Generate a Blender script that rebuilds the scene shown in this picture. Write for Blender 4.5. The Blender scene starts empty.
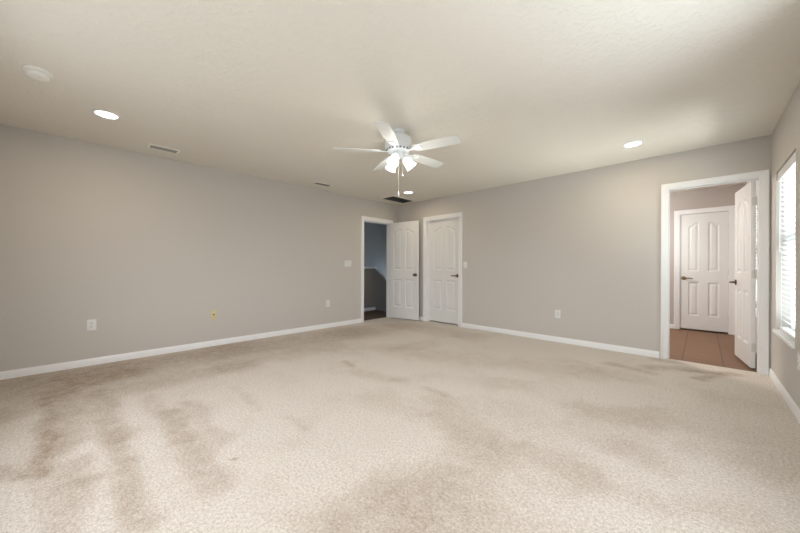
import bpy, bmesh, math, random
from mathutils import Vector, Matrix, noise

random.seed(7)
SC = bpy.context.scene
COL = SC.collection
PI = math.pi
R = math.radians

# ------------------------------------------------------------------ camera
cam_data = bpy.data.cameras.new('camera')
cam_data.sensor_width = 36.0
cam_data.sensor_fit = 'HORIZONTAL'
cam_data.lens = 36.0 * 311.8 / 800.0
cam_data.clip_start = 0.02
cam = bpy.data.objects.new('camera', cam_data)
cam.location = (0.0, 0.0, 1.083)
cam.rotation_euler = (Matrix.Rotation(R(44.0), 3, 'Z') @ Matrix.Rotation(R(90.0), 3, 'X') @ Matrix.Rotation(R(0.17), 3, 'Z')).to_euler()   # a hair of roll
cam_data.shift_y = 0.0012
COL.objects.link(cam)
SC.camera = cam

# ------------------------------------------------------------------ world, daylight, exposure
SC.view_settings.view_transform = 'Standard'
SC.view_settings.look = 'None'
SC.view_settings.gamma = 1.0
SC.view_settings.use_curve_mapping = False
SC.view_settings.exposure = 0.09

W = bpy.data.worlds.new('World')
SC.world = W
W.use_nodes = True
wn = W.node_tree
wn.nodes.clear()
wo = wn.nodes.new('ShaderNodeOutputWorld')
wb = wn.nodes.new('ShaderNodeBackground')
SKY, GROUND = (4.05, 4.15, 4.35), (1.85, 1.87, 1.85)      # pale sky above the horizon, lit lawn and paving below it
wt = wn.nodes.new('ShaderNodeTexCoord')
ws = wn.nodes.new('ShaderNodeSeparateXYZ')
wr = wn.nodes.new('ShaderNodeMapRange')
wr.inputs['From Min'].default_value = -0.03; wr.inputs['From Max'].default_value = 0.03
wm = wn.nodes.new('ShaderNodeMix'); wm.data_type = 'RGBA'
wm.inputs[6].default_value = (*GROUND, 1); wm.inputs[7].default_value = (*SKY, 1)
wn.links.new(wt.outputs['Generated'], ws.inputs[0]); wn.links.new(ws.outputs[2], wr.inputs[0])
wn.links.new(wr.outputs[0], wm.inputs[0]); wn.links.new(wm.outputs[2], wb.inputs[0])
wb.inputs[1].default_value = 1.0
wn.links.new(wb.outputs[0], wo.inputs[0])


def area_light(name, loc, rot, sx, sy, power, color, spread=180):
    d = bpy.data.lights.new(name, 'AREA')
    d.shape = 'RECTANGLE'
    d.size, d.size_y = sx, sy
    d.energy = power
    d.color = color
    d.spread = R(spread)
    o = bpy.data.objects.new(name, d)
    o.location = loc
    o.rotation_euler = rot
    COL.objects.link(o)
    return o


# power and colour of the added side uplights and the other lights
LAMPS = {
    'side_uplight': (52.0, (0.78, 0.92, 1.0)), 'side_low': (78.0, (0.80, 0.90, 1.0)), 'side_far': (270.0, (1.0, 0.98, 0.96)),
    'stair': (42.0, (0.62, 0.79, 1.0)), 'bath': (42.0, (1.0, 0.91, 0.83)),
    'fan': (2.8, (1.0, 0.93, 0.82)), 'down': (4.6, (1.0, 0.82, 0.56)),
}
# added uplights outside the side windows, throwing light through them on to the ceiling
area_light('added_uplight_side', (2.3, 1.4, -0.4), (R(140), 0, R(90)), 3.0, 2.0, *LAMPS['side_uplight'])  # added to brighten the near ceiling in place of bounced flash
area_light('added_uplight_side_near', (1.75, 1.4, -1.3), (R(155), 0, R(90)), 2.0, 1.0, *LAMPS['side_low'])  # added, steeper, to light the ceiling above the camera as bounced flash would
area_light('added_uplight_bedroom_window', (1.9, 4.15, -0.4), (R(145), 0, R(90)), 1.6, 1.2, *LAMPS['side_far'])  # added to lift the ceiling by the bedroom window
area_light('daylight_stair_window', (-6.6, 7.9, 0.1), (R(72), 0, R(180)), 0.9, 1.2, *LAMPS['stair'])
area_light('bath_fill_light', (-1.6, 6.2, 2.2), (R(0), R(-35), 0), 0.7, 0.3, *LAMPS['bath'])  # added bathroom fill out of view, with no fixture

# ------------------------------------------------------------------ mesh helpers
def new_bm():
    return bmesh.new()


def box(bm, x0, y0, z0, x1, y1, z1, bev=0.0, seg=2, M=None):
    vs = [bm.verts.new(p) for p in ((x0, y0, z0), (x1, y0, z0), (x1, y1, z0), (x0, y1, z0),
                                    (x0, y0, z1), (x1, y0, z1), (x1, y1, z1), (x0, y1, z1))]
    fs = [bm.faces.new([vs[i] for i in q]) for q in ((3, 2, 1, 0), (4, 5, 6, 7), (0, 1, 5, 4), (1, 2, 6, 5), (2, 3, 7, 6), (3, 0, 4, 7))]
    allv = vs
    if bev > 0:
        es = list({e for f in fs for e in f.edges})
        r = bmesh.ops.bevel(bm, geom=es, offset=bev, segments=seg, affect='EDGES', profile=0.5)
        allv = list({v for f in r['faces'] for v in f.verts} | {v for v in vs if v.is_valid})
    if M is not None:
        bmesh.ops.transform(bm, matrix=M, verts=allv)
    return allv


def lathe(bm, prof, n=32, M=None, close=True):
    """prof: list of (r, z) from one end to the other, turned around z"""
    rings, out = [], []
    for r, z in prof:
        if r < 1e-6:
            v = bm.verts.new((0, 0, z)); rings.append([v]); out.append(v)
        else:
            ring = [bm.verts.new((r * math.cos(2 * PI * k / n), r * math.sin(2 * PI * k / n), z)) for k in range(n)]
            rings.append(ring); out += ring
    for a, b in zip(rings[:-1], rings[1:]):
        for k in range(n):
            k2 = (k + 1) % n
            if len(a) == 1 and len(b) == 1:
                continue
            if len(a) == 1:
                bm.faces.new((a[0], b[k], b[k2]))
            elif len(b) == 1:
                bm.faces.new((a[k], b[0], a[k2]))
            else:
                bm.faces.new((a[k], b[k], b[k2], a[k2]))
    if M is not None:
        bmesh.ops.transform(bm, matrix=M, verts=out)
    return out


def tube(bm, pts, rad, n=10):
    pts = [Vector(p) for p in pts]
    rads = rad if isinstance(rad, (list, tuple)) else [rad] * len(pts)
    rings = []
    up = None
    for i, p in enumerate(pts):
        t = (pts[min(i + 1, len(pts) - 1)] - pts[max(i - 1, 0)]).normalized()
        if up is None:
            up = Vector((0, 0, 1)) if abs(t.z) < 0.9 else Vector((1, 0, 0))
        a = t.cross(up).normalized()
        b = a.cross(t).normalized()
        up = b
        rings.append([bm.verts.new(p + rads[i] * (math.cos(2 * PI * k / n) * a + math.sin(2 * PI * k / n) * b)) for k in range(n)])
    for A, B in zip(rings[:-1], rings[1:]):
        for k in range(n):
            bm.faces.new((A[k], A[(k + 1) % n], B[(k + 1) % n], B[k]))
    bm.faces.new(rings[0][::-1])
    bm.faces.new(rings[-1])


def prism(bm, poly, z0, z1, M=None):
    a = [bm.verts.new((x, y, z0)) for x, y in poly]
    b = [bm.verts.new((x, y, z1)) for x, y in poly]
    bm.faces.new(a[::-1]); bm.faces.new(b)
    n = len(poly)
    for k in range(n):
        bm.faces.new((a[k], a[(k + 1) % n], b[(k + 1) % n], b[k]))
    if M is not None:
        bmesh.ops.transform(bm, matrix=M, verts=a + b)
    return a + b


def obj(name, bm, mat, parent=None, smooth=True, angle=35):
    bmesh.ops.recalc_face_normals(bm, faces=bm.faces)
    me = bpy.data.meshes.new(name)
    bm.to_mesh(me)
    bm.free()
    me.materials.append(mat)
    if smooth:
        for p in me.polygons:
            p.use_smooth = True
        me.set_sharp_from_angle(angle=R(angle))
    o = bpy.data.objects.new(name, me)
    COL.objects.link(o)
    if parent is not None:
        o.parent = parent
    return o


def tag(o, label=None, cat=None, group=None, kind=None):
    if label: o['label'] = label
    if cat: o['category'] = cat
    if group: o['group'] = group
    if kind: o['kind'] = kind
    return o


def thing(name, loc, label, cat, rz=0.0, group=None, kind=None):
    o = bpy.data.objects.new(name, None)
    o.empty_display_size = 0.1
    o.location = loc
    o.rotation_euler = (0, 0, rz)
    COL.objects.link(o)
    return tag(o, label, cat, group, kind)


def copy_tree(o, parent=None):
    c = o.copy()
    COL.objects.link(c)
    if parent is not None:
        c.parent = parent
    for ch in list(o.children):
        copy_tree(ch, c)
    return c


# ------------------------------------------------------------------ materials
def mat_base(name, color, rough=0.5, metal=0.0, spec=0.5):
    m = bpy.data.materials.new(name)
    m.use_nodes = True
    b = m.node_tree.nodes['Principled BSDF']
    b.inputs['Base Color'].default_value = (*color, 1)
    b.inputs['Roughness'].default_value = rough
    b.inputs['Metallic'].default_value = metal
    b.inputs['Specular IOR Level'].default_value = spec
    return m


def nd(m, kind, **kw):
    n = m.node_tree.nodes.new(kind)
    for k, v in kw.items():
        setattr(n, k, v)
    return n


def textured(name, c1, c2, scale, rough=0.6, bump_scale=80.0, bump=0.1, dist=0.01, spec=0.3, detail=3.0, metal=0.0):
    """a colour that drifts a little, and a fine relief"""
    m = mat_base(name, c1, rough, metal, spec)
    L = m.node_tree.links
    b = m.node_tree.nodes['Principled BSDF']
    tc = nd(m, 'ShaderNodeTexCoord')
    n1 = nd(m, 'ShaderNodeTexNoise')
    n1.inputs['Scale'].default_value = scale
    n1.inputs['Detail'].default_value = detail
    L.new(tc.outputs['Object'], n1.inputs['Vector'])
    mx = nd(m, 'ShaderNodeMix', data_type='RGBA')
    mx.inputs[6].default_value = (*c1, 1)
    mx.inputs[7].default_value = (*c2, 1)
    L.new(n1.outputs['Fac'], mx.inputs[0])
    L.new(mx.outputs[2], b.inputs['Base Color'])
    if bump > 0:
        n2 = nd(m, 'ShaderNodeTexNoise')
        n2.inputs['Scale'].default_value = bump_scale
        n2.inputs['Detail'].default_value = 2.0
        L.new(tc.outputs['Object'], n2.inputs['Vector'])
        bp = nd(m, 'ShaderNodeBump')
        bp.inputs['Strength'].default_value = bump
        bp.inputs['Distance'].default_value = dist
        L.new(n2.outputs['Fac'], bp.inputs['Height'])
        L.new(bp.outputs['Normal'], b.inputs['Normal'])
    return m


def emitter(name, color, strength):
    m = bpy.data.materials.new(name)
    m.use_nodes = True
    b = m.node_tree.nodes['Principled BSDF']
    b.inputs['Base Color'].default_value = (0.9, 0.9, 0.88, 1)
    b.inputs['Emission Color'].default_value = (*color, 1)
    b.inputs['Emission Strength'].default_value = strength
    return m


M_WALL = textured('greige_wall_paint', (0.580, 0.556, 0.527), (0.592, 0.568, 0.539), 1.2, 0.75, 130, 0.10, 0.004, 0.25)
M_BATHWALL = textured('taupe_bath_paint', (0.50, 0.455, 0.435), (0.51, 0.465, 0.445), 1.2, 0.75, 130, 0.10, 0.004, 0.25)
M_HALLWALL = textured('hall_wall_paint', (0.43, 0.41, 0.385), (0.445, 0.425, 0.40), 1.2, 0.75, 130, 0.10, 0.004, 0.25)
M_TRIM = textured('white_trim_paint', (0.86, 0.87, 0.89), (0.87, 0.88, 0.90), 3.0, 0.35, 60, 0.03, 0.002, 0.4)
M_DOOR = textured('white_door_paint', (0.79, 0.80, 0.805), (0.80, 0.81, 0.815), 3.0, 0.32, 220, 0.03, 0.001, 0.5)
M_FAN = textured('white_fan_enamel', (0.76, 0.80, 0.82), (0.78, 0.82, 0.84), 4.0, 0.3, 60, 0.0, 0.001, 0.5)
M_BLADE = textured('white_fan_blade', (0.72, 0.74, 0.73), (0.75, 0.77, 0.76), 9.0, 0.4, 90, 0.03, 0.001, 0.4)
M_PLASTIC = textured('white_plate_plastic', (0.76, 0.77, 0.77), (0.78, 0.79, 0.79), 12.0, 0.35, 60, 0.0, 0.001, 0.5)
M_SLOT = mat_base('dark_slot', (0.06, 0.06, 0.06), 0.6)
M_ALMOND = textured('almond_plate_plastic', (0.66, 0.60, 0.34), (0.68, 0.62, 0.36), 12.0, 0.4, 60, 0.0, 0.001, 0.5)
M_ALMOND_DARK = mat_base('dark_almond_plastic', (0.40, 0.35, 0.18), 0.5)  # darker almond for the jack socket and plate screws
M_SMOKE = textured('detector_plastic', (0.84, 0.83, 0.79), (0.86, 0.85, 0.81), 14.0, 0.45, 60, 0.0, 0.001, 0.4)
M_BRONZE = textured('aged_bronze_metal', (0.11, 0.085, 0.065), (0.16, 0.12, 0.085), 20.0, 0.38, 60, 0.0, 0.001, 0.5, metal=0.85)
M_BRASS = textured('satin_brass_metal', (0.30, 0.21, 0.11), (0.36, 0.26, 0.14), 20.0, 0.35, 60, 0.0, 0.001, 0.5, metal=0.9)
M_NICKEL = textured('painted_hinge_metal', (0.62, 0.61, 0.58), (0.66, 0.65, 0.62), 20.0, 0.35, 60, 0.0, 0.001, 0.5, metal=0.2)
M_VENT = textured('tan_vent_enamel', (0.36, 0.35, 0.32), (0.38, 0.37, 0.34), 12.0, 0.5, 60, 0.0, 0.001, 0.4)
M_VENTFRAME = textured('offwhite_vent_enamel', (0.90, 0.88, 0.82), (0.91, 0.89, 0.83), 12.0, 0.45, 60, 0.0, 0.001, 0.4)
M_DUCT = mat_base('duct_dark', (0.03, 0.03, 0.03), 0.8)
M_LOUVER = textured('grey_grille_louver', (0.22, 0.22, 0.20), (0.25, 0.25, 0.23), 12.0, 0.5, 60, 0.0, 0.001, 0.4)
M_BLIND = textured('white_blind_slat', (0.84, 0.86, 0.88), (0.86, 0.88, 0.90), 6.0, 0.4, 60, 0.0, 0.001, 0.4)
M_VINYL = textured('white_window_vinyl', (0.80, 0.82, 0.84), (0.82, 0.84, 0.86), 6.0, 0.35, 60, 0.0, 0.001, 0.4)
M_CHAIN = textured('ivory_pull_chain', (0.72, 0.66, 0.55), (0.76, 0.70, 0.58), 40.0, 0.4, 60, 0.0, 0.001, 0.4)
M_LENS = emitter('lit_downlight_lens', (1.0, 0.97, 0.92), 7.0)
M_SHADE = emitter('lit_frosted_glass', (1.0, 0.985, 0.95), 2.2)
M_BULB = emitter('lit_bulb', (1.0, 0.95, 0.86), 6.0)


def make_ceiling_mat():
    m = mat_base('knockdown_ceiling_paint', (0.80, 0.768, 0.700), 0.85, 0, 0.2)
    L = m.node_tree.links
    b = m.node_tree.nodes['Principled BSDF']
    tc = nd(m, 'ShaderNodeTexCoord')
    n1 = nd(m, 'ShaderNodeTexNoise'); n1.inputs['Scale'].default_value = 26; n1.inputs['Detail'].default_value = 3
    n1.inputs['Distortion'].default_value = 0.6
    L.new(tc.outputs['Object'], n1.inputs['Vector'])
    cr = nd(m, 'ShaderNodeValToRGB')
    cr.color_ramp.elements[0].position = 0.46; cr.color_ramp.elements[1].position = 0.62
    L.new(n1.outputs['Fac'], cr.inputs[0])
    n2 = nd(m, 'ShaderNodeTexNoise'); n2.inputs['Scale'].default_value = 120; n2.inputs['Detail'].default_value = 2
    L.new(tc.outputs['Object'], n2.inputs['Vector'])
    ad = nd(m, 'ShaderNodeMath', operation='MULTIPLY_ADD')
    ad.inputs[1].default_value = 0.35
    L.new(n2.outputs['Fac'], ad.inputs[0]); L.new(cr.outputs[0], ad.inputs[2])
    bp = nd(m, 'ShaderNodeBump'); bp.inputs['Strength'].default_value = 0.34; bp.inputs['Distance'].default_value = 0.006
    L.new(ad.outputs[0], bp.inputs['Height']); L.new(bp.outputs['Normal'], b.inputs['Normal'])
    return m


M_CEIL = make_ceiling_mat()


def make_carpet(stained):
    m = mat_base('beige_carpet_pile' if stained else 'hall_carpet_pile', (0.55, 0.47, 0.39), 0.95, 0, 0.1)
    L = m.node_tree.links
    b = m.node_tree.nodes['Principled BSDF']
    b.inputs['Sheen Weight'].default_value = 0.15
    tc = nd(m, 'ShaderNodeTexCoord')

    def nz(scale, detail=3.0, rough=0.6, dist=0.0):
        n = nd(m, 'ShaderNodeTexNoise')
        n.inputs['Scale'].default_value = scale; n.inputs['Detail'].default_value = detail
        n.inputs['Roughness'].default_value = rough; n.inputs['Distortion'].default_value = dist
        L.new(tc.outputs['Object'], n.inputs['Vector'])
        return n

    def math_(op, a, c, d=None, clamp=False):
        n = nd(m, 'ShaderNodeMath', operation=op, use_clamp=clamp)
        for i, v in enumerate((a, c, d)):
            if v is None: continue
            if isinstance(v, (int, float)): n.inputs[i].default_value = v
            else: L.new(v, n.inputs[i])
        return n.outputs[0]

    def mix(fac, a, c):
        n = nd(m, 'ShaderNodeMix', data_type='RGBA')
        for i, v in ((0, fac), (6, a), (7, c)):
            if isinstance(v, tuple): n.inputs[i].default_value = (*v, 1)
            elif isinstance(v, (int, float)): n.inputs[i].default_value = v
            else: L.new(v, n.inputs[i])
        return n.outputs[2]
    fine = nz(185, 4, 0.8)
    mid = nz(70, 3, 0.7)
    big = nz(2.2, 5, 0.62, 0.8)
    tuft = math_('ADD', math_('MULTIPLY', fine.outputs['Fac'], 0.62), math_('MULTIPLY', mid.outputs['Fac'], 0.38))
    tf = math_('MULTIPLY_ADD', math_('SUBTRACT', tuft, 0.5), 5.2, 0.60, True)
    base = mix(tf, (0.43, 0.37, 0.305), (0.82, 0.772, 0.712))
    if stained:
        at = nd(m, 'ShaderNodeAttribute', attribute_name='soil')
        patch = nz(11, 7, 0.85, 0.3)
        mott = math_('MULTIPLY', math_('SUBTRACT', patch.outputs['Fac'], 0.5), 2.6)
        f1 = math_('ADD', at.outputs['Fac'], math_('MULTIPLY', mott, math_('ADD', at.outputs['Fac'], 0.14)))
        f1 = math_('ADD', f1, math_('MULTIPLY', math_('SUBTRACT', big.outputs['Fac'], 0.50), 0.75))
        f1 = math_('MULTIPLY', math_('MAXIMUM', f1, 0.0, None, True), math_('MULTIPLY_ADD', tf, -0.45, 1.15))
        f1 = math_('MINIMUM', f1, 1.0)
        base = mix(f1, base, (0.31, 0.215, 0.138))
    L.new(base, b.inputs['Base Color'])
    bp = nd(m, 'ShaderNodeBump'); bp.inputs['Strength'].default_value = 0.6; bp.inputs['Distance'].default_value = 0.012
    L.new(tuft, bp.inputs['Height']); L.new(bp.outputs['Normal'], b.inputs['Normal'])
    return m


M_CARPET = make_carpet(True)
M_HALLCARPET = make_carpet(False)


def make_tile():
    m = mat_base('terracotta_floor_tile', (0.36, 0.23, 0.16), 0.55, 0, 0.25)
    L = m.node_tree.links
    b = m.node_tree.nodes['Principled BSDF']
    tc = nd(m, 'ShaderNodeTexCoord')
    mp = nd(m, 'ShaderNodeMapping')
    mp.inputs['Location'].default_value = (0.16, 0.05, 0)
    L.new(tc.outputs['Object'], mp.inputs['Vector'])
    br = nd(m, 'ShaderNodeTexBrick')
    br.offset = 0.0
    br.inputs['Scale'].default_value = 1.0
    br.inputs['Brick Width'].default_value = 0.345
    br.inputs['Row Height'].default_value = 1.30
    br.inputs['Mortar Size'].default_value = 0.005
    br.inputs['Mortar Smooth'].default_value = 0.2
    br.inputs['Color1'].default_value = (0.215, 0.126, 0.080, 1)
    br.inputs['Color2'].default_value = (0.235, 0.138, 0.088, 1)
    br.inputs['Mortar'].default_value = (0.13, 0.075, 0.05, 1)
    L.new(mp.outputs[0], br.inputs['Vector'])
    n = nd(m, 'ShaderNodeTexNoise'); n.inputs['Scale'].default_value = 7; n.inputs['Detail'].default_value = 5
    L.new(tc.outputs['Object'], n.inputs['Vector'])
    mx = nd(m, 'ShaderNodeMix', data_type='RGBA', blend_type='MULTIPLY')
    mx.inputs[0].default_value = 0.5
    cr = nd(m, 'ShaderNodeValToRGB')
    cr.color_ramp.elements[0].color = (0.7, 0.68, 0.66, 1); cr.color_ramp.elements[1].color = (1.15, 1.12, 1.1, 1)
    L.new(n.outputs['Fac'], cr.inputs[0])
    L.new(br.outputs['Color'], mx.inputs[6]); L.new(cr.outputs[0], mx.inputs[7])
    L.new(mx.outputs[2], b.inputs['Base Color'])
    bp = nd(m, 'ShaderNodeBump'); bp.inputs['Strength'].default_value = 0.3; bp.inputs['Distance'].default_value = 0.003
    bp.invert = True
    L.new(br.outputs['Fac'], bp.inputs['Height']); L.new(bp.outputs['Normal'], b.inputs['Normal'])
    return m


M_TILE = make_tile()
M_HALLFLOOR = textured('dark_brown_hall_floor', (0.115, 0.080, 0.058), (0.15, 0.105, 0.075), 14.0, 0.8, 90, 0.3, 0.006, 0.2)
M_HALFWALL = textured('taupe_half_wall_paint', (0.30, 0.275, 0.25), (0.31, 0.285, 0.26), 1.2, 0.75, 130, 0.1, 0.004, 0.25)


def make_glass():
    m = bpy.data.materials.new('window_glass')
    m.use_nodes = True
    t = m.node_tree
    t.nodes.clear()
    o = t.nodes.new('ShaderNodeOutputMaterial')
    mx = t.nodes.new('ShaderNodeMixShader')
    tr = t.nodes.new('ShaderNodeBsdfTransparent'); tr.inputs[0].default_value = (0.95, 0.98, 0.97, 1)
    gl = t.nodes.new('ShaderNodeBsdfGlossy'); gl.inputs['Roughness'].default_value = 0.02
    mx.inputs[0].default_value = 0.06
    t.links.new(tr.outputs[0], mx.inputs[1]); t.links.new(gl.outputs[0], mx.inputs[2]); t.links.new(mx.outputs[0], o.inputs[0])
    return m


M_GLASS = make_glass()

# ------------------------------------------------------------------ the room shell
XL, XR, YF, YB, H = -4.81, 0.51, -0.56, 4.884, 2.44
T = 0.11
D_HALL = (3.94, 4.68, 2.03)          # doorway in the left wall: y0, y1, top
D_CLOSET = (-3.985, -3.205, 2.03)    # doorway in the back wall: x0, x1, top
D_BATH = (-0.292, 0.440, 2.03)
WIN = (3.755, 4.60, 0.505, 1.99)     # window in the right wall: y0, y1, z0, z1
BWIN = (5.55, 6.50, 0.505, 1.99)     # bathroom window in the same outside wall
D_LINEN = (-0.282, 0.338, 2.045)     # door in the far wall of the bathroom
BYB = 7.45


def wall_along(bm, axis, a0, a1, b0, b1, z0, z1, holes):
    """a wall running along axis 'x' or 'y' from a0 to a1, thick b0..b1, with rectangular holes (a,a,z,z)"""
    def bx(p0, p1, q0, q1):
        if p1 - p0 < 1e-4 or q1 - q0 < 1e-4: return
        if axis == 'x': box(bm, p0, b0, q0, p1, b1, q1)
        else: box(bm, b0, p0, q0, b1, p1, q1)
    cur = a0
    for h0, h1, hz0, hz1 in sorted(holes):
        bx(cur, h0, z0, z1)
        bx(h0, h1, z0, hz0)
        bx(h0, h1, hz1, z1)
        cur = h1
    bx(cur, a1, z0, z1)


def structure(name, bm, mat, label, cat, **kw):
    o = obj(name, bm, mat, **kw)
    return tag(o, label, cat, None, 'structure')


ZB = -1.6   # foot of the stair well
bm = new_bm(); wall_along(bm, 'y', YF - T, 8.0, XL - T, XL, ZB, H, [(D_HALL[0], D_HALL[1], -0.02, D_HALL[2])])
structure('wall_left', bm, M_WALL, 'long plain greige wall with three low outlets and the open hall door', 'wall', smooth=False)
bm = new_bm(); wall_along(bm, 'x', XL, XR, YB, YB + T, -0.02, H, [(D_CLOSET[0], D_CLOSET[1], -0.02, D_CLOSET[2]), (D_BATH[0], D_BATH[1], -0.02, D_BATH[2])])
structure('wall_back', bm, M_WALL, 'greige wall holding the closed closet door and the bathroom doorway', 'wall', smooth=False)
bm = new_bm(); wall_along(bm, 'y', YF - T, BYB + T, XR, XR + 0.16, -0.02, H,
                          [(0.5, 2.3, 0.5, 2.0), (WIN[0], WIN[1], WIN[2], WIN[3]), (BWIN[0], BWIN[1], BWIN[2], BWIN[3])])
structure('wall_right', bm, M_WALL, 'greige outside wall with the blind-covered window', 'wall', smooth=False)
bm = new_bm(); wall_along(bm, 'x', XL, XR, YF - T, YF, -0.02, H, [(-3.1, -0.3, 0.55, 2.05)])
structure('wall_front', bm, M_WALL, 'greige wall with an added wide window facing the closet door', 'wall', smooth=False)
bm = new_bm(); box(bm, -7.4, YF - T, H, XR + 0.16, 8.1, H + 0.12)
structure('ceiling', bm, M_CEIL, 'textured off-white ceiling carrying the fan and recessed lights', 'ceiling', smooth=False)
# bathroom, closet and stair hall beyond the doors
bm = new_bm(); wall_along(bm, 'x', -2.5, XR, BYB, BYB + T, -0.02, H, [(D_LINEN[0], D_LINEN[1], -0.02, D_LINEN[2])])
box(bm, -0.6, BYB + T, -0.02, XR, BYB + T + 0.05, H)  # unseen backing added to stop light leaking round the linen door
structure('wall_bath_back', bm, M_BATHWALL, 'taupe bathroom wall around the white closed door with brass lever', 'wall', smooth=False)
bm = new_bm(); box(bm, -2.5, YB + T, -0.02, -2.4, BYB, H)
structure('wall_bath_left', bm, M_BATHWALL, 'taupe side wall of the bathroom facing its window', 'wall', smooth=False)
bm = new_bm(); box(bm, -4.6, 5.8, -0.02, -2.6, 5.9, H); box(bm, -4.6, YB + T, -0.02, -4.5, 5.8, H); box(bm, -2.7, YB + T, -0.02, -2.6, 5.8, H)  # unseen box added to keep light from leaking round the closet door
structure('wall_closet', bm, M_HALLWALL, 'unseen box walls added behind the closed closet door to block light', 'wall', smooth=False)
bm = new_bm(); box(bm, -7.35, 2.0, ZB, -7.25, 8.1, H)
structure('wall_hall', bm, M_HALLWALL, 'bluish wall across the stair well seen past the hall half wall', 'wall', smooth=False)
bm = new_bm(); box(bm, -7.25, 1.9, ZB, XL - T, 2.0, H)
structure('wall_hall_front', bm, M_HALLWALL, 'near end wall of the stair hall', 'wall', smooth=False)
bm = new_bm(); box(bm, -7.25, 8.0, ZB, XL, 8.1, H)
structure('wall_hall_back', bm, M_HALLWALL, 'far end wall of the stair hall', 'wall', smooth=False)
# half wall along the stair, its top following the flight down
bm = new_bm()
KY0, KY1, KY2 = 2.0, 5.246, 7.4
sl = -0.76
Mk = Matrix(((0, 0, 1, 0), (1, 0, 0, 0), (0, 1, 0, 0), (0, 0, 0, 1)))   # prism xy -> world yz, z -> world x
prism(bm, [(KY0, ZB), (KY2, ZB), (KY2, 1.055 + sl * (KY2 - KY1)), (KY1, 1.055), (KY0, 1.055)], -6.08, -5.97, Mk)
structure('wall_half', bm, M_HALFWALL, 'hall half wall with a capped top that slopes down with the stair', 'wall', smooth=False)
bm = new_bm()
prism(bm, [(KY0, 1.050), (KY1, 1.050), (KY2, 1.050 + sl * (KY2 - KY1)), (KY2, 1.100 + sl * (KY2 - KY1)), (KY1 + 0.010, 1.100), (KY0, 1.100)], -6.11, -5.935, Mk)
structure('trim_half_wall_cap', bm, M_TRIM, 'painted cap along the top of the sloping hall half wall', 'trim', smooth=False)

# floors
def soil_value(x, y):
    return 0.0


STROKES = []      # (x0,y0,x1,y1,radius,strength)


def floor_px(px, py, f=311.8, a=R(44.0), hor=267.0, h=1.083):
    t = f * h / (py - hor); s = (px - 400) / f * t
    return (-math.sin(a) * t + math.cos(a) * s, math.cos(a) * t + math.sin(a) * s)


def soil_stroke(p0, p1, rad, strength):
    strength = min(0.9, strength * (1.35 if rad < 0.13 else 1.08))
    STROKES.append((*floor_px(*p0), *floor_px(*p1), rad, strength))


# worn and soiled patches: the trail beside the long wall, fan-shaped drag marks, the smudge at the bathroom door
for p0, p1, r_, s_ in (
    ((-60, 395), (100, 374), 0.42, 0.50), ((100, 374), (230, 350), 0.44, 0.46), ((230, 350), (350, 332), 0.46, 0.40), ((350, 332), (400, 325), 0.50, 0.36),
    ((60, 392), (125, 374), 0.16, 0.40), ((125, 390), (235, 366), 0.22, 0.36), ((235, 366), (330, 346), 0.22, 0.28), ((-20, 425), (50, 398), 0.18, 0.36),
    ((400, 325), (470, 335), 0.30, 0.26), ((340, 350), (420, 345), 0.26, 0.16),
    ((46, 398), (48, 472), 0.040, 0.50), ((64, 395), (62, 445), 0.11, 0.36), ((98, 392), (116, 440), 0.085, 0.38),
    ((116, 440), (148, 520), 0.06, 0.36), ((52, 440), (62, 533), 0.08, 0.26), ((70, 484), (96, 480), 0.05, 0.34), ((80, 460), (84, 500), 0.05, 0.24),
    ((150, 398), (182, 440), 0.07, 0.22), ((168, 415), (218, 488), 0.085, 0.30), ((190, 402), (222, 440), 0.06, 0.22),
    ((235, 388), (262, 408), 0.06, 0.15), ((285, 416), (305, 428), 0.04, 0.15), ((0, 472), (20, 474), 0.06, 0.34), ((30, 472), (40, 471), 0.03, 0.3),
    ((236, 458.5), (239, 459.5), 0.012, 0.9),
    ((340, 533), (440, 500), 0.20, 0.36), ((390, 490), (470, 465), 0.16, 0.24), ((420, 533), (520, 515), 0.14, 0.20),
    ((440, 400), (480, 440), 0.16, 0.22), ((480, 440), (560, 470), 0.20, 0.22), ((530, 450), (585, 470), 0.11, 0.16), ((630, 450), (660, 462), 0.13, 0.20),
    ((590, 410), (650, 416), 0.18, 0.20), ((380, 395), (440, 420), 0.16, 0.16), ((500, 410), (600, 440), 0.24, 0.14), ((640, 420), (740, 440), 0.30, 0.10),
    ((650, 366), (690, 368), 0.10, 0.34), ((690, 370), (735, 373), 0.07, 0.46), ((700, 378), (725, 374), 0.05, 0.36), ((610, 362), (650, 372), 0.09, 0.30), ((655, 358), (680, 362), 0.06, 0.3),
    ((360, 372), (400, 380), 0.10, 0.20), ((425, 388), (445, 394), 0.05, 0.18), ((700, 450), (760, 470), 0.14, 0.15), ((345, 362), (354, 366), 0.04, 0.34),
    ((400, 350), (600, 372), 0.28, 0.20), ((560, 360), (700, 390), 0.22, 0.10), ((430, 375), (520, 385), 0.16, 0.12), ((640, 500), (760, 520), 0.10, 0.12),
):
    soil_stroke(p0, p1, r_, s_)


def soil_at(x, y):
    wx = x + 0.05 * noise.noise((x * 3.1, y * 3.1, 1.0)) + 0.02 * noise.noise((x * 9, y * 9, 5.0))
    wy = y + 0.05 * noise.noise((x * 3.1, y * 3.1, 8.0)) + 0.02 * noise.noise((x * 9, y * 9, 3.0))
    v = 0.0
    for x0, y0, x1, y1, r_, s_ in STROKES:
        dx, dy = x1 - x0, y1 - y0
        l2 = dx * dx + dy * dy + 1e-9
        u = max(0.0, min(1.0, ((wx - x0) * dx + (wy - y0) * dy) / l2))
        d = math.hypot(wx - x0 - u * dx, wy - y0 - u * dy) / r_
        if d < 2.2:
            v = v + (1 - v) * s_ * math.exp(-(d ** 3) * 0.9)
    return v


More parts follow.
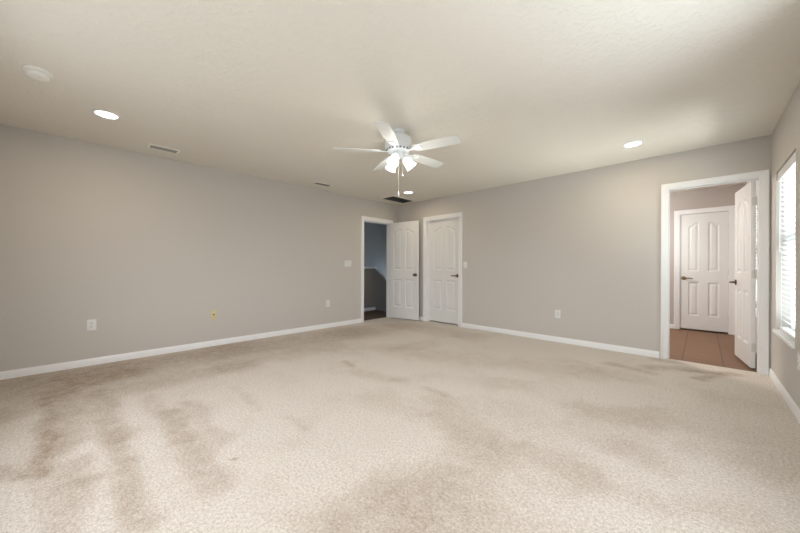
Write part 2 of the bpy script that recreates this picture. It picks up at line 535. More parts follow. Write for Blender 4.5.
def carpet_floor():
    me = bpy.data.meshes.new('floor')
    step = 0.03
    x0, x1, y0, y1 = XL - T, XR, YF, YB + 0.045
    nx, ny = int((x1 - x0) / step), int((y1 - y0) / step)
    verts, faces, val = [], [], []
    for j in range(ny + 1):
        for i in range(nx + 1):
            x = x0 + (x1 - x0) * i / nx
            y = y0 + (y1 - y0) * j / ny
            verts.append((x, y, 0.0)); val.append(soil_at(x, y))
    for j in range(ny):
        for i in range(nx):
            a = j * (nx + 1) + i
            faces.append((a, a + 1, a + nx + 2, a + nx + 1))
    # a 3 cm edge and underside make it a slab
    n = len(verts)
    cs = [(x0, y0, -0.03), (x1, y0, -0.03), (x1, y1, -0.03), (x0, y1, -0.03)]
    verts += cs; val += [0] * 4
    top = [list(range(0, nx + 1)), [j * (nx + 1) + nx for j in range(ny + 1)],
           [ny * (nx + 1) + i for i in range(nx, -1, -1)], [j * (nx + 1) for j in range(ny, -1, -1)]]
    for k in range(4):
        faces.append(tuple(top[k][::-1]) + (n + k, n + (k + 1) % 4))
    faces.append((n + 3, n + 2, n + 1, n))
    me.from_pydata(verts, [], faces)
    at = me.attributes.new('soil', 'FLOAT', 'POINT')
    at.data.foreach_set('value', val)
    me.materials.append(M_CARPET)
    o = bpy.data.objects.new('floor', me)
    COL.objects.link(o)
    return tag(o, 'beige wall-to-wall carpet with worn brownish soil marks', 'floor', None, 'structure')


carpet_floor()
bm = new_bm(); box(bm, -2.5, YB + 0.045, -0.04, XR, BYB + T, -0.004)
structure('floor_bath', bm, M_TILE, 'brown tiled bathroom floor beyond the open door', 'floor', smooth=False)
bm = new_bm(); box(bm, -5.97, 2.0, -0.04, XL - T, 5.27, 0.0)
for k in range(4):   # the first steps down
    box(bm, -5.97, 5.27 + 0.25 * k, -0.04 - 0.19 * (k + 1), XL - T, 5.27 + 0.25 * (k + 1), -0.19 * (k + 1))
structure('floor_hall', bm, M_HALLFLOOR, 'dark brown hall floor with steps going down', 'floor', smooth=False)
bm = new_bm(); box(bm, -7.25, 2.0, ZB - 0.05, XL - T, 8.0, ZB)
structure('floor_stair_well', bm, M_HALLCARPET, 'floor at the foot of the stair well', 'floor', smooth=False)
bm = new_bm(); box(bm, -4.5, YB + 0.045, -0.04, -2.7, 5.8, -0.002)
structure('floor_closet', bm, M_HALLCARPET, 'carpet inside the closet', 'floor', smooth=False)


# ------------------------------------------------------------------ baseboards and casings
BASE = [(0, 0), (0.013, 0), (0.013, 0.052), (0.010, 0.062), (0.005, 0.070), (0.004, 0.077), (0, 0.077)]


def baseboard(name, segs, label, mat=None):
    """segs: list of ((x,y),(x,y),(nx,ny)) with the normal pointing into the room"""
    bm = new_bm()
    for (ax, ay), (bx_, by_), (nx_, ny_) in segs:
        A = [bm.verts.new((ax + d * nx_, ay + d * ny_, z)) for d, z in BASE]
        B = [bm.verts.new((bx_ + d * nx_, by_ + d * ny_, z)) for d, z in BASE]
        n = len(BASE)
        for k in range(n):
            bm.faces.new((A[k], A[(k + 1) % n], B[(k + 1) % n], B[k]))
        bm.faces.new(A); bm.faces.new(B[::-1])
    return structure(name, bm, mat or M_TRIM, label, 'baseboard')


CW = 0.068
baseboard('baseboard_left', [((XL, YF), (XL, D_HALL[0] - CW), (1, 0)), ((XL, D_HALL[1] + CW), (XL, YB), (1, 0))], 'white baseboard along the long outlet wall')
baseboard('baseboard_back', [((XL, YB), (D_CLOSET[0] - CW, YB), (0, -1)), ((D_CLOSET[1] + CW, YB), (D_BATH[0] - CW, YB), (0, -1)), ((D_BATH[1] + CW * 0.86, YB), (XR, YB), (0, -1))],
          'white baseboard between the closet door and the bathroom doorway')
baseboard('baseboard_right', [((XR, YF), (XR, YB), (-1, 0))], 'white baseboard under the blind-covered window')
baseboard('baseboard_front', [((XL, YF), (XR, YF), (0, 1))], 'white baseboard below the wide front window')
baseboard('baseboard_bath', [((-2.4, BYB), (D_LINEN[0] - CW, BYB), (0, -1)), ((D_LINEN[1] + CW, BYB), (XR, BYB), (0, -1))], 'white baseboard beside the white bathroom linen door')
baseboard('baseboard_hall', [((-5.97, 2.0), (-5.97, 5.28), (1, 0))], 'pale baseboard at the foot of the hall half wall')

CAS = [(0.0, 0.0), (0.0, 0.010), (0.012, 0.013), (0.030, 0.012), (0.042, 0.016), (0.060, 0.019), (0.066, 0.016), (CW, 0.010), (CW, 0.0)]


def door_frame(name, P, u, n, u0, u1, top, depth, label, stop_at=None, rev=0.012, wide=1.0):
    """casing swept round three sides of an opening plus the boards lining it.
       P: origin of the wall plane, u: direction along the wall, n: normal into the room"""
    P, u, n = Vector(P), Vector(u), Vector(n)
    bm = new_bm()
    Z = Vector((0, 0, 1))

    def w(a, d, z): return P + u * a + n * d + Z * z
    rings = []
    for cw, d in CAS:
        c = cw * wide
        rings.append([bm.verts.new(w(*q)) for q in ((u0 - c, d, 0.0), (u0 - c, d, top + c), (u1 + c, d, top + c), (u1 + c, d, 0.0))])
    for a, b in zip(rings[:-1], rings[1:]):
        for k in range(3):
            bm.faces.new((a[k], a[k + 1], b[k + 1], b[k]))
    bm.faces.new([r[0] for r in rings]); bm.faces.new([r[3] for r in rings][::-1])

    def slab(a0, a1, d0, d1, z0, z1):
        vs = [bm.verts.new(w(*q)) for q in ((a0, d0, z0), (a1, d0, z0), (a1, d1, z0), (a0, d1, z0), (a0, d0, z1), (a1, d0, z1), (a1, d1, z1), (a0, d1, z1))]
        for q in ((3, 2, 1, 0), (4, 5, 6, 7), (0, 1, 5, 4), (1, 2, 6, 5), (2, 3, 7, 6), (3, 0, 4, 7)):
            bm.faces.new([vs[i] for i in q])
    slab(u0 - 0.001, u0 + rev, -depth, 0.004, 0.0, top)
    slab(u1 - rev, u1 + 0.001, -depth, 0.004, 0.0, top)
    slab(u0 + rev, u1 - rev, -depth, 0.004, top - rev, top + 0.001)
    if stop_at is not None:
        s0, s1 = stop_at
        slab(u0 + rev, u0 + rev + 0.010, s0, s1, 0.0, top - rev)
        slab(u1 - rev - 0.006, u1 - rev, s0, s1, 0.0, top - rev)
        slab(u0 + rev + 0.010, u1 - rev - 0.010, s0, s1, top - rev - 0.010, top - rev)
    return structure(name, bm, M_TRIM, label, 'door frame')


door_frame('trim_1', (XL, 0, 0), (0, 1, 0), (1, 0, 0), D_HALL[0], D_HALL[1], D_HALL[2], T, 'white casing round the open doorway to the hall', stop_at=(-0.085, -0.05))
door_frame('trim_2', (0, YB, 0), (1, 0, 0), (0, -1, 0), D_CLOSET[0], D_CLOSET[1], D_CLOSET[2], T, 'white casing round the closed closet door', stop_at=(-0.069, -0.045))
door_frame('trim_3', (0, YB, 0), (1, 0, 0), (0, -1, 0), D_BATH[0], D_BATH[1], D_BATH[2], T, 'white casing round the wide-open bathroom doorway', stop_at=(-0.069, -0.050), wide=0.86)
door_frame('trim_4', (0, BYB, 0), (1, 0, 0), (0, -1, 0), D_LINEN[0], D_LINEN[1], D_LINEN[2], T, 'white casing round the linen door inside the bathroom')


# ------------------------------------------------------------------ doors
def smooth01(t):
    t = max(0.0, min(1.0, t))
    return t * t * (3 - 2 * t)


def panel_relief(x, z, Wd, panels):
    """depth of the moulded face at (x,z): 0 on the flat, negative in the panel's groove"""
    c = Wd / 2
    best = -1.0
    for a0, a1, z0, z1, rise in panels:
        if rise:
            # eyebrow top: high beside the middle stile, sweeping down to a low shoulder outside
            s = (x - a0) / (a1 - a0) if (a0 + a1) / 2 < c else (a1 - x) / (a1 - a0)
            top = z1 + rise * smooth01((s - 0.08) / 0.66)
        else:
            top = z1
        d = min(x - a0, a1 - x, z - z0, (top - z) * 0.93)
        best = max(best, d)
    if best <= 0:
        return 0.0
    if best < 0.011: return -0.012 * smooth01(best / 0.011)
    if best < 0.020: return -0.012
    if best < 0.046: return -0.012 + 0.010 * smooth01((best - 0.020) / 0.026)
    return -0.002


def door_slab(Wd, Hd, stile, mull, th=0.035, z_off=0.012):
    pw = (Wd - 2 * stile - mull) / 2
    xa = (stile, stile + pw); xb = (stile + pw + mull, Wd - stile)
    panels = [(*xa, 0.26, 0.835, 0), (*xb, 0.26, 0.835, 0), (*xa, 1.035, 1.81, 0.062), (*xb, 1.035, 1.81, 0.062)]
    bm = new_bm()
    nx, nz_ = int(Wd / 0.0075), int((Hd - z_off) / 0.0095)
    grids = []
    for side in (-1, 1):
        g = []
        for j in range(nz_ + 1):
            z = z_off + (Hd - z_off) * j / nz_
            row = []
            for i in range(nx + 1):
                x = Wd * i / nx
                row.append(bm.verts.new((x, side * (th / 2 + panel_relief(x, z, Wd, panels)), z)))
            g.append(row)
        for j in range(nz_):
            for i in range(nx):
                q = (g[j][i], g[j][i + 1], g[j + 1][i + 1], g[j + 1][i])
                bm.faces.new(q if side < 0 else q[::-1])
        grids.append(g)
    a, b = grids
    for j in range(nz_):
        bm.faces.new((a[j][0], a[j + 1][0], b[j + 1][0], b[j][0]))
        bm.faces.new((a[j][nx], b[j][nx], b[j + 1][nx], a[j + 1][nx]))
    for i in range(nx):
        bm.faces.new((a[0][i], b[0][i], b[0][i + 1], a[0][i + 1]))
        bm.faces.new((a[nz_][i], a[nz_][i + 1], b[nz_][i + 1], b[nz_][i]))
    return bm


def lever_handle(root, x, z, side, th, mat, point):
    """rosette and lever on one face; point = +1/-1: way the lever points along the door"""
    y = side * th / 2
    Mr = Matrix.Translation((x, y, z)) @ Matrix.Rotation(-side * PI / 2, 4, 'X')
    bm = new_bm()
    lathe(bm, [(0, -0.002), (0.033, -0.002), (0.033, 0.004), (0.029, 0.010), (0.014, 0.014), (0.0, 0.014)], 28, Mr)
    ros = bm
    h = obj('door_handle', new_lever(x, y, z, side, point), mat, root)
    obj('rosette', ros, mat, h)
    return h


def new_lever(x, y, z, side, point):
    bm = new_bm()
    tube(bm, [(x, y + side * 0.010, z), (x, y + side * 0.036, z), (x + point * 0.008, y + side * 0.050, z), (x + point * 0.030, y + side * 0.056, z + 0.001),
              (x + point * 0.070, y + side * 0.057, z + 0.003), (x + point * 0.105, y + side * 0.053, z - 0.002), (x + point * 0.118, y + side * 0.050, z - 0.006)],
         [0.011, 0.011, 0.0115, 0.0105, 0.009, 0.008, 0.005], 12)
    return bm


def knob_handle(root, x, z, side, th, mat):
    y = side * th / 2
    Mr = Matrix.Translation((x, y, z)) @ Matrix.Rotation(-side * PI / 2, 4, 'X')
    bm = new_bm()
    lathe(bm, [(0, 0.020), (0.011, 0.020), (0.012, 0.032), (0.022, 0.040), (0.029, 0.050), (0.030, 0.058), (0.024, 0.067), (0.012, 0.072), (0, 0.073)], 28, Mr)
    h = obj('door_knob', bm, mat, root)
    bm = new_bm()
    lathe(bm, [(0, -0.002), (0.034, -0.002), (0.034, 0.004), (0.028, 0.011), (0.013, 0.016), (0.0105, 0.024), (0, 0.024)], 28, Mr)
    obj('rosette', bm, mat, h)
    return h


def hinge_set(root, ypin, mat, zs=(0.24, 1.02, 1.80), leaf_on_edge=True, th=0.035, xpin=-0.004):
    for z in zs:
        bm = new_bm()
        tube(bm, [(xpin, ypin, z - 0.045), (xpin, ypin, z + 0.045)], 0.0065, 12)
        tube(bm, [(xpin, ypin, z + 0.045), (xpin, ypin, z + 0.052)], [0.0045, 0.002], 10)
        h = obj('hinge', bm, mat, root)
        if leaf_on_edge:
            bm = new_bm()
            s = 1 if ypin > 0 else -1
            box(bm, -0.0025, min(0, s * 0.030) - s * 0.012, z - 0.044, 0.0005, max(0, s * 0.030) - s * 0.012, z + 0.044, 0.0008, 1)
            obj('hinge_leaf', bm, mat, h)


# door_1: from the room to the hall, swung into the room against the back corner
def build_door(name, loc, rz, Wd, Hd, stile, mull, offs, label, z_off=0.012):
    root = thing(name, loc, label, 'door', rz, None, 'structure')
    s = obj('slab', door_slab(Wd, Hd, stile, mull, z_off=z_off), M_DOOR, root, angle=50)
    return root


d1 = build_door('door_1', (XL + 0.004, 4.668, 0), R(8.3), 0.725, 2.03, 0.11, 0.105, 0, 'white four-panel door with bronze knob swung open against the room corner', 0.02)
for side in (-1, 1): knob_handle(d1, 0.665, 0.935, side, 0.035, M_BRONZE)
hinge_set(d1, 0.024, M_NICKEL, leaf_on_edge=True)
# door_2: closed closet door, set back in its frame
d2 = build_door('door_2', (D_CLOSET[0] + 0.015, YB + 0.088, 0), 0, 0.75, 2.0175, 0.115, 0.11, 0, 'closed white four-panel closet door with bronze lever', 0.02)
for side in (-1, 1): lever_handle(d2, 0.685, 0.930, side, 0.035, M_BRONZE, -1)
hinge_set(d2, 0.024, M_NICKEL)
# door_3: bathroom door swung into the bathroom
d3 = build_door('door_3', (0.400, YB + T + 0.018, 0), R(97.2), 0.655, 2.016, 0.11, 0.10, 0, 'white four-panel door standing open into the tiled bathroom', 0.02)
for side in (-1, 1): lever_handle(d3, 0.595, 0.915, side, 0.035, M_BRONZE, -1)
hinge_set(d3, -0.024, M_NICKEL)
# door_4: closed linen door in the bathroom
d4 = build_door('door_4', (D_LINEN[1] - 0.014, BYB + 0.0, 0), R(180.0), 0.592, 2.03, 0.105, 0.115, 0, 'closed white linen door with brass lever at the end of the bathroom', 0.025)
d4.location.y = BYB + 0.034
for side in (1,): lever_handle(d4, 0.545, 0.910, side, 0.035, M_BRASS, -1)
hinge_set(d4, 0.024, M_NICKEL)


# ------------------------------------------------------------------ windows and their blinds
def window_unit(name, y0, y1, z0, z1, label, sill=True):
    root = thing(name, (XR + 0.10, (y0 + y1) / 2, z0), label, 'window', 0, None, 'structure')
    w, h = y1 - y0, z1 - z0
    bm = new_bm()
    f = 0.045
    for a in ((-w / 2, 0, -w / 2 + f, h), (w / 2 - f, 0, w / 2, h), (-w / 2 + f, 0, w / 2 - f, f), (-w / 2 + f, h - f, w / 2 - f, h), (-w / 2 + f, h / 2 - 0.02, w / 2 - f, h / 2 + 0.02)):
        box(bm, -0.010, a[0], a[1], 0.045, a[2], a[3], 0.003, 1)
    obj('window_frame', bm, M_VINYL, root)
    for a, b in ((f, h / 2 - 0.02), (h / 2 + 0.02, h - f)):
        bm = new_bm(); box(bm, 0.014, -w / 2 + f, a, 0.020, w / 2 - f, b)
        obj('pane', bm, M_GLASS, root, smooth=False)
    if sill:
        bm = new_bm(); box(bm, -0.120, -w / 2 - 0.022, -0.026, -0.100, w / 2 + 0.022, 0.0, 0.006, 3)
        box(bm, -0.1005, -w / 2 + 0.001, -0.004, -0.012, w / 2 - 0.001, 0.006)
        obj('window_sill', bm, M_TRIM, root)
    return root


def blind(name, y0, y1, z0, z1, label, tilt):
    root = thing(name, (XR + 0.045, (y0 + y1) / 2, z0 + 0.008), label, 'window blind', 0, 'white slatted blinds on the outside wall')
    w, h = y1 - y0 - 0.012, z1 - z0 - 0.012
    bm = new_bm(); box(bm, -0.022, -w / 2, h - 0.05, 0.026, w / 2, h, 0.003, 1)
    obj('headrail', bm, M_BLIND, root)
    bm = new_bm(); box(bm, -0.036, -w / 2, h - 0.078, -0.026, w / 2, h, 0.003, 2)
    obj('valance', bm, M_BLIND, root)
    bm = new_bm()
    pitch = 0.0445
    n = int((h - 0.11) / pitch)
    for k in range(n):
        z = h - 0.095 - k * pitch
        M = Matrix.Translation((0.002, 0, z)) @ Matrix.Rotation(tilt, 4, 'Y')
        box(bm, -0.025, -w / 2 + 0.004, -0.0014, 0.025, w / 2 - 0.004, 0.0014, 0.0009, 1, M)
    obj('slats', bm, M_BLIND, root)
    bm = new_bm(); box(bm, -0.024, -w / 2 + 0.004, 0.004, 0.028, w / 2 - 0.004, 0.026, 0.003, 1)
    obj('bottom_rail', bm, M_BLIND, root)
    for yy in (-w / 2 + 0.12, w / 2 - 0.12):
        bm = new_bm()
        for dx in (-0.026, 0.030):
            tube(bm, [(dx, yy, 0.02), (dx, yy, h - 0.05)], 0.0011, 6)
        obj('ladder_cord', bm, M_BLIND, root)
    bm = new_bm(); tube(bm, [(-0.030, w / 2 - 0.09, h - 0.08), (-0.034, w / 2 - 0.09, h - 0.75)], 0.004, 8)
    obj('tilt_wand', bm, M_BLIND, root)
    return root


window_unit('window_1', *WIN, 'bright white-framed window with a projecting white sill, past the blind')
blind('window_blind', *WIN, 'white slatted blind hanging in the bedroom window above the sill', R(33))
window_unit('window_2', *BWIN, 'bathroom window glimpsed through the gap at the open door hinge', True)
blind('window_blind', *BWIN, 'white slatted blind seen through the narrow gap behind the open bathroom door', R(33))


# ------------------------------------------------------------------ ceiling fan
FX, FY = -2.168, 2.216
fan = thing('ceiling_fan', (FX, FY, H), 'white five-blade ceiling fan with three lit glass shades', 'ceiling fan')
bm = new_bm()
lathe(bm, [(0, 0.0), (0.060, 0.0), (0.060, -0.022), (0.054, -0.034), (0.046, -0.044), (0.044, -0.060), (0, -0.060)], 40)
obj('canopy', bm, M_FAN, fan)
bm = new_bm()
lathe(bm, [(0, -0.048), (0.060, -0.050), (0.100, -0.056), (0.118, -0.066), (0.128, -0.082), (0.131, -0.100), (0.132, -0.118), (0.1335, -0.120), (0.1335, -0.128),
           (0.132, -0.130), (0.131, -0.170), (0.127, -0.186), (0, -0.186)], 56)
obj('motor_housing', bm, M_FAN, fan)
bm = new_bm()
lathe(bm, [(0, -0.186), (0.122, -0.186), (0.124, -0.190), (0.112, -0.206), (0.088, -0.214), (0, -0.214)], 56)
ring = obj('vent_ring', bm, M_FAN, fan)
bm = new_bm()   # scroll openings round the foot of the motor
for k in range(20):
    a = 2 * PI * k / 20
    M = Matrix.Rotation(a, 4, 'Z') @ Matrix.Translation((0.1185, 0, -0.198)) @ Matrix.Rotation(R(-55), 4, 'Y')
    box(bm, -0.009, -0.010, -0.003, 0.007, 0.010, 0.0025, 0.002, 2, M)
obj('vent_openings', bm, mat_base('fan_vent_shadow', (0.16, 0.18, 0.19), 0.6), ring)
bm = new_bm()
lathe(bm, [(0, -0.214), (0.052, -0.214), (0.054, -0.222), (0.052, -0.250), (0.046, -0.262), (0.030, -0.270), (0.012, -0.274), (0.010, -0.284), (0, -0.286)], 36)
obj('switch_housing', bm, M_FAN, fan)

PITCH = R(12.5)
ZBL = -0.205


def blade_mesh():
    bm = new_bm()
    L0, L1 = 0.175, 0.635
    pts = []
    n = 16

    def hw(s):   # half width along the blade
        base = 0.050 + 0.016 * min(1.0, s / 0.6)
        if s > 0.93: base *= math.sqrt(max(0.0, 1 - ((s - 0.93) / 0.07) ** 2 * 0.55))
        if s < 0.06: base *= 0.80 + 0.20 * math.sqrt(max(0.0, 1 - ((0.06 - s) / 0.06) ** 2))
        return base
    ss = [0, 0.02, 0.04, 0.06, 0.15, 0.3, 0.45, 0.6, 0.75, 0.86, 0.93, 0.955, 0.975, 0.99, 1.0]
    for z in (-0.003, 0.003):
        pts.append([[bm.verts.new((L0 + (L1 - L0) * s, t * hw(s), z)) for t in (-1, -0.97, -0.5, 0, 0.5, 0.97, 1)] for s in ss])
    lo, hi = pts
    for i in range(len(ss) - 1):
        for j in range(6):
            bm.faces.new((lo[i][j], lo[i + 1][j], lo[i + 1][j + 1], lo[i][j + 1]))
            bm.faces.new((hi[i][j], hi[i][j + 1], hi[i + 1][j + 1], hi[i + 1][j]))
        bm.faces.new((lo[i][0], hi[i][0], hi[i + 1][0], lo[i + 1][0]))
        bm.faces.new((lo[i][6], lo[i + 1][6], hi[i + 1][6], hi[i][6]))
    for j in range(6):
        bm.faces.new((lo[0][j], lo[0][j + 1], hi[0][j + 1], hi[0][j]))
        bm.faces.new((lo[-1][j], hi[-1][j], hi[-1][j + 1], lo[-1][j + 1]))
    return bm


def bracket_mesh():
    bm = new_bm()
    # flat arm from the motor that spreads into a plate with three screws under the blade root
    prof = [(0.085, 0.014), (0.120, 0.012), (0.150, 0.012), (0.175, 0.020), (0.195, 0.036), (0.225, 0.043), (0.250, 0.036), (0.262, 0.018), (0.270, 0.006)]
    poly = [(x, -w) for x, w in prof] + [(x, w) for x, w in reversed(prof)]
    prism(bm, poly, -0.0085, -0.0031)
    for sx, sy in ((0.205, 0.024), (0.205, -0.024), (0.246, 0.0)):
        lathe(bm, [(0, -0.0115), (0.004, -0.0112), (0.0055, -0.0085), (0, -0.008)], 12, Matrix.Translation((sx, sy, 0)))
    return bm


for k in range(5):
    th = R(44 + 42 + 72 * k)
    b = obj('blade', blade_mesh(), M_BLADE, fan)
    # +y side of every blade hangs lower
    b.matrix_local = Matrix.Translation((0, 0, ZBL)) @ Matrix.Rotation(th, 4, 'Z') @ Matrix.Rotation(-PITCH, 4, 'X')
    obj('blade_bracket', bracket_mesh(), M_FAN, b)

for k, ca in enumerate((8, 128, 248)):
    th = R(44 + ca)
    # local frame: z along the shade's axis pointing outward and down
    tiltm = Matrix.Rotation(th, 4, 'Z') @ Matrix.Translation((0.040, 0, -0.240)) @ Matrix.Rotation(R(180 - 40), 4, 'Y')
    bm = new_bm()
    lathe(bm, [(0.021, 0.036), (0.030, 0.046), (0.039, 0.064), (0.045, 0.090), (0.048, 0.115), (0.052, 0.135), (0.057, 0.148),
               (0.0550, 0.148), (0.050, 0.134), (0.046, 0.115), (0.043, 0.090), (0.037, 0.066), (0.028, 0.048), (0.021, 0.040)], 36)
    sh = obj('lamp_shade', bm, M_SHADE, fan)
    sh.matrix_local = tiltm
    bm = new_bm()
    lathe(bm, [(0, -0.012), (0.014, -0.012), (0.016, 0.010), (0.023, 0.018), (0.025, 0.044), (0, 0.044)], 24)
    obj('shade_holder', bm, M_FAN, sh)
    bm = new_bm()
    lathe(bm, [(0, 0.044), (0.011, 0.046), (0.013, 0.060), (0.024, 0.085), (0.027, 0.100), (0.022, 0.116), (0.010, 0.124), (0, 0.126)], 20)
    obj('bulb', bm, M_BULB, sh)
    p = (Matrix.Translation((FX, FY, H)) @ tiltm) @ Vector((0, 0, 0.165))
    ld = bpy.data.lights.new('fan_lamp_light', 'POINT')
    ld.energy, ld.color = LAMPS['fan']; ld.shadow_soft_size = 0.045
    lo_ = bpy.data.objects.new('fan_lamp_light', ld)
    lo_.location = p
    COL.objects.link(lo_)

cu, cv = Vector((math.cos(R(44)), math.sin(R(44)), 0)), Vector((-math.sin(R(44)), math.cos(R(44)), 0))
for (a, d, zt, zb) in ((0.004, -0.050, -0.245, -0.615), (0.044, -0.020, -0.245, -0.440)):
    p = cu * a + cv * d
    bm = new_bm()
    tube(bm, [(p.x, p.y, zt), (p.x, p.y, zb)], 0.0014, 8)
    c = obj('pull_chain', bm, M_CHAIN, fan)
    bm = new_bm()
    big_ = zb < -0.5
    prof = [(0, 0.004), (0.004, 0.0), (0.007, -0.012), (0.0085, -0.030), (0.008, -0.042), (0, -0.044)] if big_ else [(0, 0.004), (0.006, 0), (0.009, -0.008), (0.006, -0.016), (0, -0.019)]
    lathe(bm, prof, 16, Matrix.Translation((p.x, p.y, zb)))
    obj('chain_pull', bm, M_PLASTIC, c)

# ------------------------------------------------------------------ recessed lights, detector, vents
LIGHTS = [((-3.82, 0.18), 'lit recessed ceiling light nearest the smoke detector'),
          ((-0.54, 4.22), 'lit recessed ceiling light in front of the bathroom doorway'),
          ((-3.815, 4.16), 'lit recessed ceiling light beside the dark return grille'),
          ((-0.54, 0.18), 'lit recessed ceiling light nearest the front wall window')]
proto = None
for (x, y), lab in LIGHTS:
    if proto is None:
        proto = thing('recessed_light', (x, y, H), lab, 'ceiling light', 0, 'recessed lights in the ceiling')
        bm = new_bm()
        lathe(bm, [(0.074, 0.0), (0.097, 0.0), (0.096, -0.004), (0.090, -0.007), (0.080, -0.007), (0.075, -0.004), (0.074, 0.0)], 48)
        obj('trim_ring', bm, M_PLASTIC, proto)
        bm = new_bm()
        lathe(bm, [(0, -0.0045), (0.05, -0.004), (0.0745, -0.002), (0.0745, 0.0), (0, 0.0)], 40)
        obj('lens', bm, M_LENS, proto)
        o = proto
    else:
        o = copy_tree(proto)
        o.location = (x, y, H)
        o['label'] = lab
    ld = bpy.data.lights.new('downlight_beam', 'AREA')
    ld.shape = 'DISK'; ld.size = 0.13; ld.energy, ld.color = LAMPS['down']
    lo_ = bpy.data.objects.new('downlight_beam', ld)
    lo_.location = (x, y, H - 0.008)
    COL.objects.link(lo_)

sd = thing('smoke_detector', (-3.32, -0.192, H), 'round off-white smoke detector on the ceiling', 'smoke detector')
bm = new_bm(); lathe(bm, [(0, 0.0), (0.070, 0.0), (0.071, -0.006), (0.068, -0.012), (0.050, -0.016), (0, -0.016)], 48)
obj('base_plate', bm, M_SMOKE, sd)
bm = new_bm(); lathe(bm, [(0, -0.014), (0.048, -0.014), (0.050, -0.018), (0.055, -0.022), (0.056, -0.034), (0.052, -0.042), (0.040, -0.046), (0, -0.047)], 48)
cv_ = obj('cover', bm, M_SMOKE, sd)
bm = new_bm(); lathe(bm, [(0, -0.046), (0.010, -0.046), (0.010, -0.049), (0, -0.0495)], 20, Matrix.Translation((0.018, 0.010, 0)))
obj('test_button', bm, M_PLASTIC, cv_)


def ceiling_vent(name, x0, x1, y0, y1, label, group, n, frame_mat, slat_mat, border, tilt):
    root = thing(name, ((x0 + x1) / 2, (y0 + y1) / 2, H), label, 'ceiling vent', 0, group)
    w, l = x1 - x0, y1 - y0
    bm = new_bm()
    for a in ((-w / 2, -l / 2, -w / 2 + border, l / 2), (w / 2 - border, -l / 2, w / 2, l / 2),
              (-w / 2 + border, -l / 2, w / 2 - border, -l / 2 + border), (-w / 2 + border, l / 2 - border, w / 2 - border, l / 2)):
        box(bm, a[0], a[1], -0.009, a[2], a[3], 0.0, 0.002, 1)
    obj('frame', bm, frame_mat, root)
    bm = new_bm(); box(bm, -w / 2 + border, -l / 2 + border, -0.0015, w / 2 - border, l / 2 - border, -0.0002)
    obj('duct_opening', bm, M_DUCT, root, smooth=False)
    bm = new_bm()
    iw = w - 2 * border
    for k in range(n):
        xx = -iw / 2 + iw * (k + 0.5) / n
        M = Matrix.Translation((xx, 0, -0.006)) @ Matrix.Rotation(tilt, 4, 'Y')
        box(bm, -iw / n * 0.33, -l / 2 + border, -0.0006, iw / n * 0.33, l / 2 - border, 0.0006, 0, 1, M)
    obj('louvers', bm, slat_mat, root, smooth=False)
    return root


ceiling_vent('ceiling_vent', -4.515, -4.365, 0.545, 0.835, 'small tan ceiling supply vent nearer the smoke detector', 'small supply vents', 5, M_VENTFRAME, M_VENT, 0.022, R(-32))
ceiling_vent('ceiling_vent', -4.525, -4.375, 2.63, 2.93, 'small tan ceiling supply vent farther along, beyond the fan', 'small supply vents', 5, M_VENTFRAME, M_VENT, 0.022, R(40))
ceiling_vent('return_air_grille', -4.535, -4.18, 4.14, 4.77, 'large dark return air grille in the ceiling corner above the hall door', None, 12, M_VENTFRAME, M_LOUVER, 0.022, R(35))


# ------------------------------------------------------------------ outlets and switches (local: x across, y out of the wall toward -y)
def plate(bm, w, h, d=0.006):
    box(bm, -w / 2, -d, -h / 2, w / 2, 0.0, h / 2, 0.0022, 2)


def outlet(loc, rz, label, w=0.075, h=0.118, mat=None, style='duplex'):
    root = thing('wall_outlet', loc, label, 'outlet', rz, 'outlets low on the walls')
    bm = new_bm(); plate(bm, w, h)
    obj('cover_plate', bm, mat or M_PLASTIC, root)
    for s in (-1, 1):
        bm = new_bm()
        M = Matrix.Translation((0, -0.006, s * 0.0195)) @ Matrix.Rotation(PI / 2, 4, 'X')
        lathe(bm, [(0, 0.0025), (0.0145, 0.0025), (0.0165, 0.0012), (0.0165, -0.001), (0, -0.001)], 24, M)
        f = obj('receptacle', bm, mat or M_PLASTIC, root)
        bm = new_bm()
        for xx, hh in ((-0.0065, 0.008), (0.0065, 0.0095)):
            box(bm, xx - 0.0013, -0.0090, s * 0.0195 - hh / 2 + 0.003, xx + 0.0013, -0.0080, s * 0.0195 + hh / 2 + 0.003)
        lathe(bm, [(0, 0.0033), (0.0026, 0.0033), (0.0026, 0.002), (0, 0.002)], 12, Matrix.Translation((0, -0.006, s * 0.0195 - 0.0075)) @ Matrix.Rotation(PI / 2, 4, 'X'))
        obj('socket_slots', bm, M_SLOT, f, smooth=False)
    bm = new_bm(); lathe(bm, [(0, 0.001), (0.003, 0.001), (0.0034, 0), (0, 0)], 12, Matrix.Translation((0, -0.006, 0)) @ Matrix.Rotation(PI / 2, 4, 'X'))
    obj('screw', bm, M_NICKEL, root)
    return root


RZL = R(90)     # plates on the left wall face +x
outlet((XL, 0.112, 0.443), RZL, 'white outlet low on the long wall, farthest from the hall doorway')
outlet((XL, 3.12, 0.432), RZL, 'white outlet on the long wall nearest the hall doorway')
outlet((-1.505, YB, 0.410), 0, 'white outlet on the wall between the closet and the bathroom doorway')
outlet((XR, 3.60, 0.415), R(-90), 'white outlet on the wall beside the window, at the picture edge')

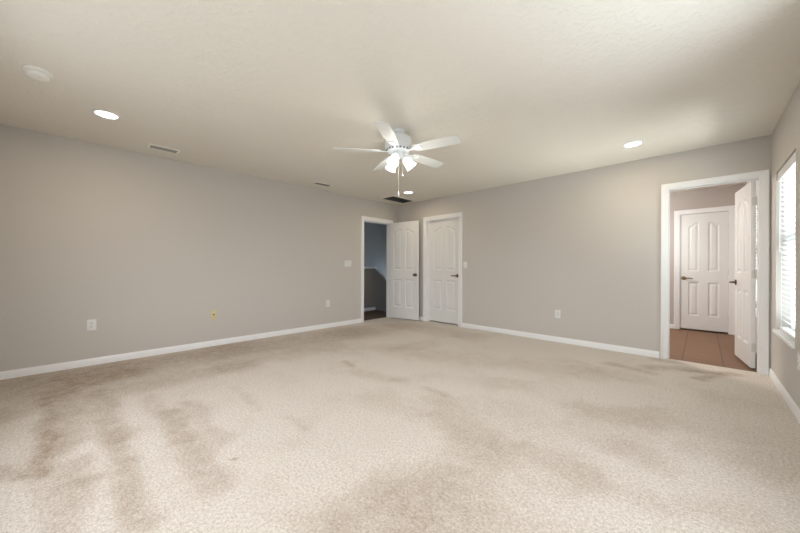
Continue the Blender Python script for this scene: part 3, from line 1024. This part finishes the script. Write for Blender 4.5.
co = thing('wall_jack', (XL, 1.302, 0.430), 'yellowed almond wall jack midway along the long wall', 'wall jack', RZL)
bm = new_bm(); plate(bm, 0.072, 0.125)
obj('cover_plate', bm, M_ALMOND, co)
bm = new_bm(); box(bm, -0.011, -0.010, -0.012, 0.011, -0.005, 0.012, 0.001, 1)
jk = obj('jack_socket', bm, M_ALMOND_DARK, co)
bm = new_bm(); box(bm, -0.006, -0.0108, -0.006, 0.006, -0.0098, 0.005)
obj('jack_opening', bm, M_SLOT, jk, smooth=False)
for s in (-1, 1):
    bm = new_bm(); lathe(bm, [(0, 0.001), (0.0032, 0.001), (0.0036, 0), (0, 0)], 12, Matrix.Translation((0, -0.006, s * 0.042)) @ Matrix.Rotation(PI / 2, 4, 'X'))
    obj('screw', bm, M_ALMOND_DARK, co)


def switch(loc, rz, label, gangs, w, h=0.118):
    root = thing('light_switch', loc, label, 'light switch', rz)
    bm = new_bm(); plate(bm, w, h)
    obj('cover_plate', bm, M_PLASTIC, root)
    for k in range(gangs):
        xx = (k - (gangs - 1) / 2) * 0.046
        bm = new_bm()
        box(bm, -0.005, -0.0085, -0.012, 0.005, -0.0055, 0.012, 0.0008, 1, Matrix.Translation((xx, 0, 0)))
        box(bm, -0.004, -0.019, -0.004, 0.004, -0.006, 0.006, 0.0015, 1, Matrix.Translation((xx, 0, 0.002)) @ Matrix.Rotation(R(-18), 4, 'X'))
        obj('toggle', bm, M_PLASTIC, root)
        for s in (-1, 1):
            bm = new_bm(); lathe(bm, [(0, 0.001), (0.003, 0.001), (0.0034, 0), (0, 0)], 10, Matrix.Translation((xx, -0.006, s * 0.030)) @ Matrix.Rotation(PI / 2, 4, 'X'))
            obj('screw', bm, M_PLASTIC, root)
    return root


switch((XL, 3.56, 1.153), RZL, 'wide white triple light switch left of the hall doorway', 3, 0.164)
switch((-3.072, YB, 1.130), 0, 'small single white light switch beside the closet door', 1, 0.074)

# unseen windows added behind the camera, placed and sized for their light
for nm, P, rz, w in (('window_3', (-1.7, YF - 0.075, 0.55), R(90), 2.8), ('window_4', (XR + 0.11, 1.4, 0.5), 0, 1.8)):
    root = thing(nm, P, 'unseen wide window added in the front wall for light' if nm == 'window_3' else 'unseen window added in the outside wall nearer the front for light', 'window', rz, None, 'structure')
    bm = new_bm()
    h = 1.5
    for a in ((-w / 2, 0, -w / 2 + 0.04, h), (w / 2 - 0.04, 0, w / 2, h), (-w / 2 + 0.04, 0, w / 2 - 0.04, 0.04), (-w / 2 + 0.04, h - 0.04, w / 2 - 0.04, h)):
        box(bm, -0.02, a[0], a[1], 0.02, a[2], a[3], 0.003, 1)
    obj('window_frame', bm, M_VINYL, root)
